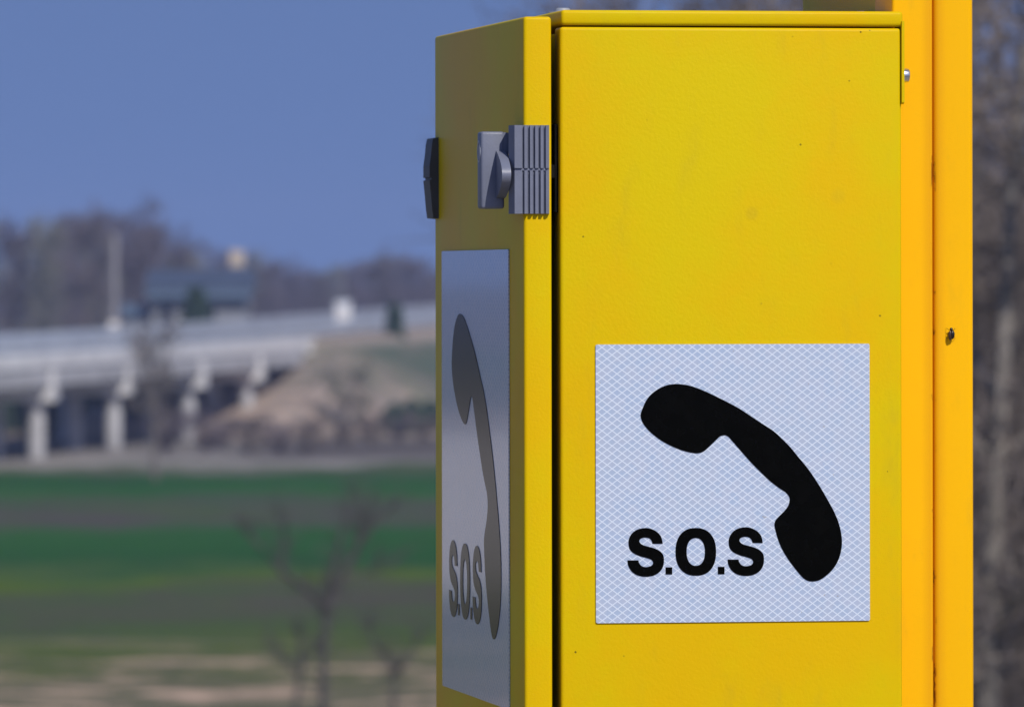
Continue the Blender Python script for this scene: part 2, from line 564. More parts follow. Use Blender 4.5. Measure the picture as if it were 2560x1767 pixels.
# ------------------------------------------------------------------ the post
post = empty('support_post', (CX, CY, 0), A, 'orange yellow twin tube steel post beside the emergency phone cabinet', 'post')
def moved(bm):
    return bm
VP = .030
pL, pM, pR = s_at(2232, VP), s_at(2335.3, VP), s_at(2436.0, VP)
M_post_l = M_post
bm = bmesh.new()
box(bm, pL, pM - .0007, VP, VP + .060, -.3 - BASE, 2.9 - BASE, .0024, 4)
for v in bm.verts: v.co.z += BASE
o = build('post_tube', bm, M_post, post, 35)
bm = bmesh.new()
box(bm, pM + .0005, pR, VP + .0016, VP + .0616, -.3 - BASE, 2.9 - BASE, .0042, 5)
for v in bm.verts: v.co.z += BASE
build('post_tube', bm, M_post, post, 35)
# plate carried by the post above the cabinet (its shaded side shows over the lid)
bm = bmesh.new()
vpa = .055
spx = s_at(2223, vpa)
box(bm, spx - .0022, spx, vpa, v_at(2008, spx - .0022), BASE + zl1 + .0006, 2.62, .0008, 2)
box(bm, spx - .0005, pL + .001, vpa + .004, vpa + .010, BASE + zl1 + .0015, 2.60, .0004, 1)
build('side_plate', bm, M_box, post)
# the post's materials use local coordinates of the cabinet frame; shift the post meshes' frame down by BASE
# ------------------------------------------------------------------ insect on the post
sI, zI = s_at(2375, VP), BASE + zf(835, 2375, VP)
ins = empty('beetle', (CX + sI * CA - VP * SA, CY + sI * SA + VP * CA, zI), A, 'tiny dark beetle sitting on the right tube of the yellow post', 'insect')
bm = bmesh.new()
def ellipsoid(bm, c, r, u=14, v_=9):
    q = bmesh.ops.create_uvsphere(bm, u_segments=u, v_segments=v_, radius=1.0)
    for vv in q['verts']:
        vv.co = Vector((c[0] + vv.co.x * r[0], c[1] + vv.co.y * r[1], c[2] + vv.co.z * r[2]))
ellipsoid(bm, (0.0012, -.0022, -.001), (.0017, .0016, .0034))
ellipsoid(bm, (0.0004, -.0021, .0030), (.0012, .0011, .0012))
build('body', bm, M_insect, ins, 60)
bm = bmesh.new()
ellipsoid(bm, (-.0004, -.0024, -.0016), (.0016, .0009, .0036))
build('wing', bm, M_wing, ins, 60)
for sg in (-1, 1):
    for dz in (-.002, 0, .002):
        bm = bmesh.new()
        cyl(bm, (.0006 + sg * .001, -.0016, dz), (.0006 + sg * .0028, -.0014, dz * 1.6), .00018, .00014, 6)
        cyl(bm, (.0006 + sg * .0028, -.0014, dz * 1.6), (.0006 + sg * .0034, .0017, dz * 1.9), .00014, .0001, 6)
        build('leg', bm, M_insect, ins)

# ------------------------------------------------------------------ ground, road, sky-side terrain
FIELD = -5.9
def ground_z(y):
    pts = [(-4000, FIELD), (-40, FIELD), (-16, -.08), (-11, 0), (6.6, 0), (8, -.35), (18, -5.6), (21, FIELD), (6000, FIELD)]
    for (a, za), (b, zb_) in zip(pts, pts[1:]):
        if a <= y <= b:
            return za + (zb_ - za) * (y - a) / (b - a)
    return FIELD
def gmat():
    m, t, p = new_mat('field_ground')
    g = nd(t, 'ShaderNodeNewGeometry')
    sep = nd(t, 'ShaderNodeSeparateXYZ')
    t.links.new(g.outputs['Position'], sep.inputs[0])
    X, Y = sep.outputs[0], sep.outputs[1]
    def nz(sx, sy, sc, det=3, rough=.55):
        mp = nd(t, 'ShaderNodeMapping')
        mp.inputs['Scale'].default_value = (sx, sy, 1)
        t.links.new(g.outputs['Position'], mp.inputs['Vector'])
        return noise_node(t, mp.outputs[0], sc, det, rough)
    wob = math_node(t, 'MULTIPLY', math_node(t, 'SUBTRACT', nz(1, .5, .17, 5, .68), .5), 46)
    D = math_node(t, 'ADD', Y, wob)
    D = math_node(t, 'ADD', D, math_node(t, 'MULTIPLY', X, -.35))
    fac = maprange(t, D, 100, 400, 0, 1, False)
    ramp = nd(t, 'ShaderNodeValToRGB')
    t.links.new(fac, ramp.inputs[0])
    G1, G2, YG = (.016, .086, .014), (.025, .112, .016), (.095, .145, .005)
    BR, OL, TN, GY = (.088, .080, .055), (.078, .115, .018), (.66, .46, .33), (.32, .29, .26)
    stops = [(100, OL), (118, (.16, .15, .09)), (134, (.14, .135, .07)), (143, OL), (153, (.068, .105, .03)), (160, (.08, .088, .045)), (165, BR), (169, (.082, .086, .05)), (174, YG), (181, (.06, .115, .025)),
             (188, G1), (212, G2), (221, (.078, .082, .055)), (227, (.088, .074, .066)), (233, (.085, .075, .062)), (241, (.06, .09, .045)), (250, G2), (268, G1), (280, (.08, .10, .045)), (290, GY), (318, (.20, .18, .16)), (345, (.15, .14, .11)), (400, (.09, .10, .06))]
    el = ramp.color_ramp.elements
    while len(el) > 1: el.remove(el[-1])
    for i, (d, c) in enumerate(stops):
        e = el[0] if i == 0 else el.new((d - 100) / 300)
        e.position = (d - 100) / 300
        e.color = (*c, 1)
    col = ramp.outputs[0]
    pb = maprange(t, nz(.11, .16, 1.0, 4, .65), .46, .60)
    bands = math_node(t, 'MAXIMUM', math_node(t, 'MULTIPLY', maprange(t, Y, 146, 154), maprange(t, Y, 172, 180, 1, 0)), math_node(t, 'MULTIPLY', maprange(t, Y, 212, 220), maprange(t, Y, 240, 250, 1, 0)))
    col = mix(t, math_node(t, 'MULTIPLY', math_node(t, 'MULTIPLY', pb, bands), .7), col, (.060, .115, .022))
    # dry pale patches in the near field
    patch = maprange(t, nz(.30, .42, 1.0, 4, .65), .52, .60)
    near = maprange(t, Y, 128, 150, 1, 0)
    col = mix(t, math_node(t, 'MULTIPLY', patch, near), col, TN)
    dark = maprange(t, nz(.9, .5, .8, 3, .6), .56, .68)
    col = mix(t, math_node(t, 'MULTIPLY', dark, .45), col, (.055, .068, .04))
    # pale dry plot on the far left, unseen, added to brighten the side sign
    reflect_plot = math_node(t, 'MULTIPLY', maprange(t, X, -52, -40, 1, 0), math_node(t, 'MULTIPLY', maprange(t, Y, 150, 170), maprange(t, Y, 310, 340, 1, 0)))
    col = mix(t, math_node(t, 'MULTIPLY', reflect_plot, .9), col, (.70, .62, .54))
    rt = math_node(t, 'MULTIPLY', maprange(t, X, -13.5, -9.5), math_node(t, 'MULTIPLY', maprange(t, Y, 286, 294), maprange(t, Y, 326, 336, 1, 0)))
    col = mix(t, math_node(t, 'MULTIPLY', rt, .85), col, (.105, .090, .082))
    rt2 = math_node(t, 'MULTIPLY', maprange(t, Y, 326, 336), maprange(t, Y, 372, 380, 1, 0))
    col = mix(t, math_node(t, 'MULTIPLY', rt2, .8), col, (.36, .28, .21))
    # far farmland
    farp = maprange(t, nz(.012, .008, 1.0, 2), .45, .55)
    col = mix(t, maprange(t, Y, 420, 560), col, mix(t, farp, (.05, .09, .04), (.14, .12, .09)))
    # roadside bank and verge: dry grass
    bank = maprange(t, Y, 24, 60, 1, 0)
    col = mix(t, bank, col, mix(t, maprange(t, nz(1, 1, 2.5, 5, .7), .4, .6), (.16, .14, .07), (.07, .10, .03)))
    bounce_grav = math_node(t, 'MULTIPLY', maprange(t, Y, -11, -10), maprange(t, Y, 8, 10.5, 1, 0))  # unseen gravel strip, made pale to bounce light onto the door
    col = mix(t, bounce_grav, col, mix(t, maprange(t, nz(1, 1, 9, 5, .8), .35, .65), (.34, .29, .22), (.50, .44, .35)))
    fine = nz(1, 1, 6.0, 5, .7)
    n = nd(t, 'ShaderNodeMix', data_type='RGBA', blend_type='MULTIPLY')
    n.inputs[0].default_value = .5
    t.links.new(col, n.inputs[6])
    t.links.new(mix(t, maprange(t, fine, .3, .7), (.55, .55, .55), (1.3, 1.3, 1.3)), n.inputs[7])
    t.links.new(n.outputs[2], p.inputs['Base Color'])
    p.inputs['Roughness'].default_value = .95
    p.inputs['Specular IOR Level'].default_value = .1
    b = nd(t, 'ShaderNodeBump')
    b.inputs['Strength'].default_value = .8
    b.inputs['Distance'].default_value = .1
    t.links.new(fine, b.inputs['Height'])
    t.links.new(b.outputs[0], p.inputs['Normal'])
    return m
xs = [-6000, -1500, -400, -150, -80] + list(range(-60, 61, 4)) + [80, 150, 400, 1500, 6000]
ys = [-4000, -200, -40, -34, -28, -22, -16, -11, -6, 0, 3, 6.6, 8, 10, 12, 14, 16, 18, 21, 26] + list(range(34, 460, 8)) + [520, 700, 1200, 2500, 6000]
vs, fs = [], []
for y in ys:
    for x in xs:
        z = ground_z(y)
        if y > 7 and abs(x) < 100 and y < 400:
            z += .22 * (mnoise.noise(Vector((x * .09, y * .05, 3.1)))) * min(1, (y - 7) / 10)
        vs.append((x, y, z))
nx = len(xs)
for j in range(len(ys) - 1):
    for i in range(nx - 1):
        fs.append((j * nx + i, j * nx + i + 1, (j + 1) * nx + i + 1, (j + 1) * nx + i))
tag(raw('ground', vs, fs, gmat()), kind='structure')
M_asph = simple('asphalt', (.10, .098, .094), .9, .25, 9, bump=.3, bscale=120)
M_line = simple('road_paint', (.72, .72, .70), .6, .12, 6)
bm = bmesh.new()
box(bm, -400, 400, -10.2, 3.2, -.2, .02)
tag(build('road', bm, M_asph), kind='structure')
bm = bmesh.new()
for yy in (-9.7, 2.6):
    box(bm, -400, 400, yy, yy + .15, .015, .024)
tag(build('road_marking', bm, M_line), kind='structure')

# ------------------------------------------------------------------ bridge
def P(px, D):           # world x of a photo column at distance D
    return (px - 1280) / F * D
def Zp(py, D):
    return EYE - (py - HOR) / F * D
def edge(t):            # camera-side edge line of the deck
    return Vector((-20.6 + 16.1 * t, 280 + 120 * t, 0))
bd = Vector((16.1, 120, 0)).normalized()
bn = Vector((-bd.y, bd.x, 0))            # away from the camera side (to the left)
def deck_z(t):                            # top of the rail
    return -.80 + .8 * max(0.0, t - .40)
def b_pt(t, off, dz):
    e = edge(t) + bn * off
    return Vector((e.x, e.y, deck_z(t) + dz))
M_conc = simple('pale_concrete', (.72, .70, .68), .8, .12, .6, bump=.2, bscale=6)
M_conc2 = simple('grey_concrete', (.43, .42, .42), .85, .18, .5, bump=.2, bscale=6)
M_galv = simple('galvanised_rail', (.46, .50, .56), .5, .12, 1.0, metal=.2)
bridge = empty('bridge', (edge(.3).x, edge(.3).y, FIELD), 0, 'pale concrete road bridge on round piers crossing the far side of the field', 'bridge')
BO = Vector((edge(.3).x, edge(.3).y, FIELD))
T0, T1 = -.75, .635
def strip(bm, t0, t1, o0, o1, z0, z1, n=1):
    """box along the bridge line between offsets and heights relative to the rail top"""
    prev = None
    for k in range(n + 1):
        t = t0 + (t1 - t0) * k / n
        cur = [bm.verts.new(b_pt(t, o, z) - BO) for o, z in ((o0, z0), (o1, z0), (o1, z1), (o0, z1))]
        if prev:
            for i in range(4):
                bm.faces.new((prev[i], prev[(i + 1) % 4], cur[(i + 1) % 4], cur[i]))
        else:
            bm.faces.new(cur)
        prev = cur
    bm.faces.new(prev[::-1])
DW = 7.4
bm = bmesh.new(); strip(bm, T0, T1, .25, DW - .25, -1.30, -.98); build('deck', bm, M_conc2, bridge)
for o0 in (0, DW - .35):
    bm = bmesh.new(); strip(bm, T0, T1 + .02, o0, o0 + .35, -1.32, -.74); build('parapet', bm, M_conc, bridge)
for o0 in (.06, 2.3, 4.5, 6.74):
    bm = bmesh.new(); strip(bm, T0, T1, o0, o0 + .6, -2.07, -1.325); build('girder', bm, M_conc2, bridge)
for o0 in (.05, DW - .25):
    for z0, z1 in ((-.30, 0), (-.62, -.36)):
        bm = bmesh.new()
        strip(bm, T0, 2.2, o0, o0 + .08, z0, z1, 24)
        r_ = build('guard_rail', bm, M_galv, bridge)
    t = T0
    while t < 2.2:
        bm = bmesh.new()
        strip(bm, t, t + .0015, o0 + .085, o0 + .18, -.80, -.02)
        build('rail_post', bm, M_galv2, bridge)
        t += .075
pier_ts = [-.55, -.38, -.22, -.06, .09, .23, .383, .515]
for t in pier_ts:
    bm = bmesh.new()
    strip(bm, t - .0055, t + .0055, -.06, DW + .06, -2.62, -2.075)
    strip(bm, t - .0042, t + .0042, -.06, .055, -2.0745, -1.34)
    pc = build('pier_cap', bm, M_conc, bridge)
    for off in (.75, 2.5, 6.5):
        b0 = b_pt(t, off, -2.63) - BO
        bm = bmesh.new()
        cyl(bm, (b0.x, b0.y, -.4), b0, .36, .36, 20)
        build('column', bm, M_conc2, pc, 40)
bm = bmesh.new(); strip(bm, T1 - .004, T1 + .02, -.3, DW + .3, -5.0, -1.33); build('abutment', bm, M_conc, bridge)

# embankment the bridge lands on
M_tan = simple('bare_tan_soil', (.36, .28, .22), .95, .35, .25, bump=.4, bscale=2)
M_slope = simple('rough_green_bank', (.075, .105, .055), .95, .5, .22, bump=.5, bscale=2)
def emb_mat():
    m, t, p = new_mat('embankment_soil')
    g = nd(t, 'ShaderNodeNewGeometry')
    sep = nd(t, 'ShaderNodeSeparateXYZ')
    t.links.new(g.outputs['Position'], sep.inputs[0])
    n1 = noise_node(t, g.outputs['Position'], .22, 4, .6)
    n2 = noise_node(t, g.outputs['Position'], .5, 4, .65)
    q = math_node(t, 'ADD', sep.outputs[1], math_node(t, 'MULTIPLY', math_node(t, 'SUBTRACT', n1, .5), 26))
    green = mix(t, maprange(t, n2, .4, .62), (.055, .085, .045), (.13, .12, .085))
    tan = mix(t, maprange(t, n2, .38, .6), (.42, .315, .24), (.22, .18, .15))
    col = mix(t, maprange(t, q, 348, 360), tan, green)
    top = maprange(t, sep.outputs[2], -2.0, -1.5)
    col = mix(t, math_node(t, 'MULTIPLY', top, .8), col, (.33, .26, .21))
    t.links.new(col, p.inputs['Base Color'])
    p.inputs['Roughness'].default_value = .95
    b = nd(t, 'ShaderNodeBump')
    b.inputs['Strength'].default_value = .7
    b.inputs['Distance'].default_value = .3
    t.links.new(noise_node(t, g.outputs['Position'], 1.2, 4), b.inputs['Height'])
    t.links.new(b.outputs[0], p.inputs['Normal'])
    return m
M_emb = emb_mat()
def emb():
    vs, fs, mi = [], [], []
    def sec(t, top, o_sh=1.6):
        base = edge(t)
        h = top - FIELD
        rows = []
        for off, z in ((-o_sh - h * 1.7, FIELD - .1), (-o_sh - h * .85, FIELD + h * .52), (-o_sh, top), (-.3, top + .04), (DW + .3, top + .04), (DW + o_sh, top), (DW + o_sh + h * 1.7, FIELD - .1)):
            q = base + bn * off
            rows.append((q.x, q.y, z))
        return rows
    ts = [(.40, FIELD + .0), (.46, FIELD + .55), (.52, FIELD + 1.3), (.585, FIELD + 2.2), (.625, deck_z(.63) - 1.75), (.65, deck_z(.65) - .86), (.8, deck_z(.8) - .84), (1.0, deck_z(1) - .84), (1.4, deck_z(1.4) - .84), (2.2, deck_z(2.2) - .84), (4.0, deck_z(2.4) - .84)]
    R_ = [sec(t, z) for t, z in ts]
    for r in R_: vs.extend(r)
    n = 7
    for j in range(len(R_) - 1):
        for i in range(n - 1):
            fs.append((j * n + i, j * n + i + 1, (j + 1) * n + i + 1, (j + 1) * n + i))
            mi.append(0 if (j < 4 or i in (2, 3)) else 1)
    o = raw('embankment', vs, fs, M_emb)
    tag(o, kind='structure')
emb()

# ------------------------------------------------------------------ bare trees
M_bark = simple('grey_brown_bark', (.135, .115, .10), .9, .35, 6, bump=.4, bscale=30)
M_twig = simple('brown_twigs', (.165, .135, .12), .9, .4, 1.5)
M_twig_g = simple('grey_green_twigs', (.19, .185, .145), .9, .35, 1.5)
M_twig_p = simple('purple_brown_twigs', (.135, .110, .122), .9, .35, 1.5)
M_bark_d = simple('dark_wet_bark', (.072, .066, .062), .9, .35, 6, bump=.4, bscale=30)
M_pale = simple('pale_bark', (.23, .205, .18), .9, .3, 5, bump=.4, bscale=30)
M_ever = simple('dark_evergreen_leaves', (.022, .05, .026), .8, .5, 2.5)

def tube(vs, fs, pts, rads, n):
    base = len(vs)
    for i, (p, r) in enumerate(zip(pts, rads)):
        d = (pts[min(i + 1, len(pts) - 1)] - pts[max(i - 1, 0)]).normalized()
        a = d.orthogonal().normalized()
        b = d.cross(a)
        for k in range(n):
            an = 2 * math.pi * k / n
            vs.append(tuple(p + (a * math.cos(an) + b * math.sin(an)) * r))
    for i in range(len(pts) - 1):
        for k in range(n):
            fs.append((base + i * n + k, base + i * n + (k + 1) % n, base + (i + 1) * n + (k + 1) % n, base + (i + 1) * n + k))

def grow(rng, start, d, length, rad, nseg, wob, up):
    pts, p = [start.copy()], start.copy()
    d = d.normalized()
    for i in range(nseg):
        d = (d + Vector((rng.uniform(-1, 1), rng.uniform(-1, 1), rng.uniform(-1, 1))) * wob + Vector((0, 0, up))).normalized()
        p = p + d * (length / nseg)
        pts.append(p.copy())
    rads = [rad * (1 - .75 * i / nseg) for i in range(nseg + 1)]
    return pts, rads

def tree_meshes(seed, H, trunk_r, n1, n2, n3, n4, spread, up1, low=.25, twig=.012, shape=1.0):
    """returns (trunk verts, faces), (crown verts, faces); a bare tree with four orders of branching"""
    rng = random.Random(seed)
    tv, tf, cv, cf = [], [], [], []
    pts, rads = grow(rng, Vector((0, 0, -.2)), Vector((rng.uniform(-.06, .06), rng.uniform(-.06, .06), 1)), H * .92, trunk_r, 9, .05, .05)
    tube(tv, tf, pts, rads, 8)
    def at(pts, q):
        f = q * (len(pts) - 1)
        i = min(int(f), len(pts) - 2)
        return pts[i].lerp(pts[i + 1], f - i), (pts[i + 1] - pts[i]).normalized()
    for a in range(n1):
        q = low + (1 - low) * ((a + rng.random()) / n1) * .98
        p, d0 = at(pts, q)
        an = a * 2.4 + rng.uniform(-.5, .5)
        out = Vector((math.cos(an), math.sin(an), 0))
        prof = math.sin(math.pi * min(1, .18 + .82 * (1 - (q - low) / (1 - low)))) ** .6 if shape > 0 else (1 - (q - low) / (1 - low))
        L1 = spread * (.35 + .75 * prof) * rng.uniform(.75, 1.2)
        p1, r1 = grow(rng, p, out + Vector((0, 0, up1)), L1, trunk_r * (.42 - .28 * q), 5, .16, .07)
        tube(tv, tf, p1, r1, 5)
        for b in range(n2):
            qb = .18 + .8 * (b + rng.random()) / n2
            pb, db = at(p1, qb)
            rd = Vector((rng.gauss(0, 1), rng.gauss(0, 1), rng.gauss(.25, .8))).normalized()
            p2, r2 = grow(rng, pb, db * .7 + rd * .9, L1 * (.62 - .3 * qb) * rng.uniform(.7, 1.25), max(twig * 1.7, r1[0] * .35), 4, .2, .06)
            tube(cv, cf, p2, r2, 4)
            for c in range(n3):
                qc = .2 + .8 * (c + rng.random()) / n3
                pc, dc = at(p2, qc)
                rd = Vector((rng.gauss(0, 1), rng.gauss(0, 1), rng.gauss(.2, .9))).normalized()
                L3 = L1 * .28 * rng.uniform(.5, 1.3)
                p3, r3 = grow(rng, pc, dc * .6 + rd, L3, twig * 1.15, 2, .2, .05)
                tube(cv, cf, p3, r3, 3)
                for e in range(n4):
                    pe, de = at(p3, .25 + .75 * rng.random())
                    rd = Vector((rng.gauss(0, 1), rng.gauss(0, 1), rng.gauss(.2, 1))).normalized()
                    p4, r4 = grow(rng, pe, de * .6 + rd, L3 * rng.uniform(.4, .8), twig * .8, 1, .1, 0)
                    tube(cv, cf, p4, r4, 3)
    return (tv, tf), (cv, cf)

def mesh_of(name, vf, mat):
    me = bpy.data.meshes.new(name)
    me.from_pydata(vf[0], [], vf[1])
    me.materials.append(mat)
    return me

class Proto:
    def __init__(s, seed, H, mt, mc, **kw):
        a, b = tree_meshes(seed, H, **kw)
        s.H, s.trunk, s.crown = H, mesh_of('trunk', a, mt), mesh_of('crown', b, mc)

def plant(name, proto, x, y, height, rz, label, cat, group=None, sxy=None):
    k = height / proto.H
    o = empty(name, (x, y, ground_z(y) - .05), rz, label, cat, group)
    kx = k if sxy is None else sxy
    o.scale = (kx, kx, k)
    link(bpy.data.objects.new('trunk', proto.trunk), o)
    link(bpy.data.objects.new('crown', proto.crown), o)
    return o

def leafy_crown(seed, H, rad, n, size, fn):
    rng = random.Random(seed)
    vs, fs = [], []
    for i in range(n):
        q = rng.random() ** .8
        r = fn(q) * rad * math.sqrt(rng.uniform(.05, 1)) * rng.uniform(.75, 1.12)
        an = rng.uniform(0, 2 * math.pi)
        c = Vector((r * math.cos(an), r * math.sin(an), H * (.06 + .94 * q)))
        a = Vector((rng.gauss(0, 1), rng.gauss(0, 1), rng.gauss(0, .7))).normalized()
        b = a.orthogonal().normalized()
        s_ = size * rng.uniform(.5, 1.4)
        k = len(vs)
        for p in (c - a * s_, c + b * s_ * .4, c + a * s_, c - b * s_ * .4):
            vs.append(tuple(p))
        fs.append((k, k + 1, k + 2, k + 3))
    return vs, fs

def evergreen(name, x, y, H, rad, n, size, fn, seed, label, cat, group=None):
    o = empty(name, (x, y, ground_z(y) if y < 330 or y > 380 else ground_z(y)), 0, label, cat, group)
    vs, fs = [], []
    tube(vs, fs, [Vector((0, 0, -.2)), Vector((0, 0, H * .9))], [H * .02, H * .005], 6)
    raw('trunk', vs, fs, M_bark, o)
    v2, f2 = leafy_crown(seed, H, rad, n, size, fn)
    raw('crown', v2, f2, M_ever, o)
    return o

# far tree line behind the bridge -------------------------------------------------
far_kw = dict(n1=16, n2=8, n3=6, n4=3, twig=.030, trunk_r=.20)
PF = [Proto(11, 13, M_bark, M_twig_p, spread=3.2, up1=.9, low=.12, **far_kw),
      Proto(12, 13, M_bark, M_twig_p, spread=2.6, up1=1.4, low=.10, **far_kw),
      Proto(13, 13, M_bark, M_twig_g, spread=2.3, up1=1.6, low=.06, **far_kw),
      Proto(14, 13, M_bark, M_twig_g, spread=2.9, up1=1.2, low=.08, **far_kw)]
skyline = [(-160, 520), (-60, 500), (0, 510), (30, 535), (90, 545), (150, 528), (205, 496), (235, 520), (270, 552), (300, 555), (340, 535), (385, 494), (420, 532), (480, 580), (520, 615), (560, 615), (650, 642), (720, 652), (780, 664), (850, 656), (960, 626), (1050, 632), (1085, 668), (1200, 640)]
def sky_y(px):
    for (a, ya), (b, yb) in zip(skyline, skyline[1:]):
        if a <= px <= b: return ya + (yb - ya) * (px - a) / (b - a)
    return 660
rng = random.Random(5)
trees = []
for px in (-120, -40, 20, 75, 130, 175, 212, 250, 300, 338, 322, 425, 470, 520):
    trees.append((px, rng.uniform(470, 540), 0))
for px in (-70, 45, 105, 160, 228, 275, 325, 370, 410, 450, 500, 545, 600):
    trees.append((px, rng.uniform(560, 640), 34))
for px in (560, 610, 655, 700, 745, 790, 835, 880, 920, 960, 1000, 1040, 1075, 1115):
    trees.append((px, rng.uniform(600, 720), 0))
for px in (630, 680, 730, 775, 820, 865, 905, 945, 985, 1025, 1060, 1100):
    trees.append((px, rng.uniform(740, 840), 10))
kinds = ['wide purple-brown bare tree', 'upright purple-brown bare tree', 'slender grey-green bare poplar', 'broad grey-green bare poplar']
places = [(-999, 'left of the pale mast'), (285, 'behind the blue roof'), (640, 'right of the beige sign'), (900, 'beside the yellow cabinet')]
for i, (px, D, low) in enumerate(trees):
    top = sky_y(px) + low + rng.uniform(-4, 8) + (48 if 405 < px < 560 else 12 if 240 < px < 350 else 0)
    h = (Zp(top, D) - FIELD) * .95
    k = rng.choice([2, 3, 2, 1]) if px < 280 else rng.choice([0, 1, 0, 1, 3])
    where = [w_ for x0, w_ in places if px >= x0][-1]
    depth = 'front' if low == 0 else 'back'
    plant('bare_tree', PF[k], P(px, D), D, h * (1.10 if px == 322 else 1), rng.uniform(0, 6.28), '%s in the %s row %s' % (kinds[k], depth, where), 'tree', 'bare trees in the far tree line',
          sxy=(h / 13) * rng.uniform(.85, 1.15))
# understorey far behind: one mass of thicket
rng = random.Random(77)
vs, fs = [], []
for i in range(44000):
    D = rng.uniform(650, 900)
    x = P(rng.uniform(-500, 1600) if i < 26000 else rng.uniform(-6200, -3600), D)  # second range lies out of view, added for the side sign's reflection
    hmax = 6.2 + 1.6 * mnoise.noise(Vector((x * .15, D * .01, 0)))
    p = Vector((x, D, FIELD + rng.random() ** 1.3 * hmax))
    q = p + Vector((rng.uniform(-.5, .5), rng.uniform(-.5, .5), rng.uniform(.3, 1.3)))
    tube(vs, fs, [p, q], [.035, .02], 3)
tag(raw('far_thicket', vs, fs, M_twig_p), 'low purple-brown thicket filling the foot of the far tree line', 'thicket', kind='stuff')

# building with the blue roof --------------------------------------------------------
DB = 425
bx0, bx1 = P(365, DB), P(622, DB)
bz_e = Zp(735, DB)
bld = empty('building', ((bx0 + bx1) / 2, DB, FIELD), 0, 'low grey building with a long blue roof behind the bridge', 'building')
M_wall = simple('grey_render', (.24, .245, .26), .85, .15, .6)
M_roof = simple('dark_blue_roof', (.055, .072, .105), .5, .15, .8)
M_fas = simple('light_blue_fascia', (.085, .125, .185), .5, .12, .8)
M_glass = simple('dark_glass', (.02, .025, .035), .15, .2, 2)
W2 = (bx1 - bx0) / 2
hz = bz_e - FIELD
bm = bmesh.new()
box(bm, -W2 + .3, W2 - .2, .6, 9, -.2, hz); build('wall', bm, M_wall, bld)
bm = bmesh.new(); box(bm, -W2 - 1.4, -W2 + .29, 1.2, 8, -.2, hz - .7); build('wall', bm, M_wall, bld)
bm = bmesh.new()
prism(bm, [(-.2, hz + .52), (4.8, hz + 1.55), (9.6, hz + .52), (9.6, hz + .40), (-.2, hz + .40)], lambda a, b, d: (d, a, b), -W2 - .1, W2 + .25)
build('roof', bm, M_roof, bld)
bm = bmesh.new(); box(bm, -W2 - .05, W2 + .2, -.15, .25, hz - .25, hz + .398); build('fascia', bm, M_fas, bld)
bm = bmesh.new(); box(bm, -W2 - 1.6, -W2 - .06, .9, 1.25, hz - 1.35, hz - .55); build('fascia', bm, M_fas, bld)
for x0, x1 in ((-W2 + .8, -W2 + 1.7), (-W2 + 2.1, -W2 + 3.0), (-W2 + 3.4, -W2 + 4.3)):
    bm = bmesh.new(); box(bm, x0, x1, .52, .598, hz - 2.6, hz - .5)
    f = build('window', bm, M_conc2, bld)
    bm = bmesh.new(); box(bm, x0 + .06, x1 - .06, .50, .519, hz - 2.54, hz - .56); build('pane', bm, M_glass, f)
bm = bmesh.new(); box(bm, W2 - 1.5, W2 - .5, .54, .598, -.1, 2.1); build('door', bm, M_roof, bld)

# beige sign on a mast above the building
DS = 455
sgx, sgz = P(592, DS), Zp(645, DS)
sg_ = empty('roadside_sign', (sgx, DS, FIELD), 0, 'small beige square sign on a tall thin mast above the blue roof', 'sign')
M_beige = simple('beige_sign_face', (.50, .41, .31), .6, .06, 2)
bm = bmesh.new(); box(bm, -.46, .46, -.12, .12, sgz - FIELD - .55, sgz - FIELD + .55, .03, 2); build('sign_panel', bm, M_beige, sg_)
bm = bmesh.new(); cyl(bm, (0, 0, -.2), (0, 0, sgz - FIELD - .55), .11, .08, 12); build('mast', bm, M_galv2, sg_)

# tall pale mast left and a lower one right
def mast(px, D, ytop, r, label, foot):
    o = empty('concrete_mast', (P(px, D), D, FIELD), 0, label, 'mast')
    bm = bmesh.new(); cyl(bm, (0, 0, -.2), (0, 0, Zp(ytop, D) - FIELD), r * 1.15, r * .85, 14); build('shaft', bm, M_mast, o, 40)
    if foot:
        bm = bmesh.new(); box(bm, -foot / 2, foot / 2, -.45, -.25, Zp(840, D) - FIELD, Zp(802, D) - FIELD, .03, 2); build('cabinet', bm, M_mcab, o)
        bm = bmesh.new(); box(bm, -.1, .1, -.26, 0, Zp(830, D) - FIELD, Zp(815, D) - FIELD); build('bracket', bm, M_mast, o)
    bm = bmesh.new(); cyl(bm, (0, 0, Zp(ytop, D) - FIELD), (0, 0, Zp(ytop, D) - FIELD + .12), r * 1.2, r * .6, 14); build('cap', bm, M_mast, o, 40)
M_mast = simple('mast_concrete', (.22, .21, .22), .8, .1, 1)
M_mcab = simple('pale_box_paint', (.70, .66, .60), .6, .06, 2)
mast(286, 345, 588, .22, 'tall pale concrete mast rising behind the bridge before grey-green poplars', .55)
mast(857, 440, 662, .10, 'thin grey mast rising above the white cabinet on the bridge road', 0)

# white roadside cabinet behind the bridge rail
DC = 384
cbx = P(858, DC)
cab = empty('roadside_cabinet', (cbx, DC, -2.2), 0, 'small white cabinet standing behind the pale rail of the bridge road', 'cabinet')
zc = Zp(752, DC) + 2.2
bm = bmesh.new(); box(bm, -.42, .42, -.3, .3, 0, zc - .12, .02, 2); build('body', bm, simple('white_cabinet_paint', (.74, .77, .82), .45, .05, 2), cab)
bm = bmesh.new(); prism(bm, [(-.36, zc - .119), (.36, zc - .119), (.30, zc), (-.30, zc)], lambda a, b, d: (d, a, b), -.48, .48); build('roof', bm, M_galv, cab)
bm = bmesh.new(); box(bm, -.34, .34, -.325, -.302, .15, zc - .25, .006, 1); cd_ = build('door', bm, M_conc, cab)
bm = bmesh.new(); box(bm, .22, .26, -.35, -.326, zc * .5, zc * .5 + .16); build('handle', bm, M_dark, cd_)

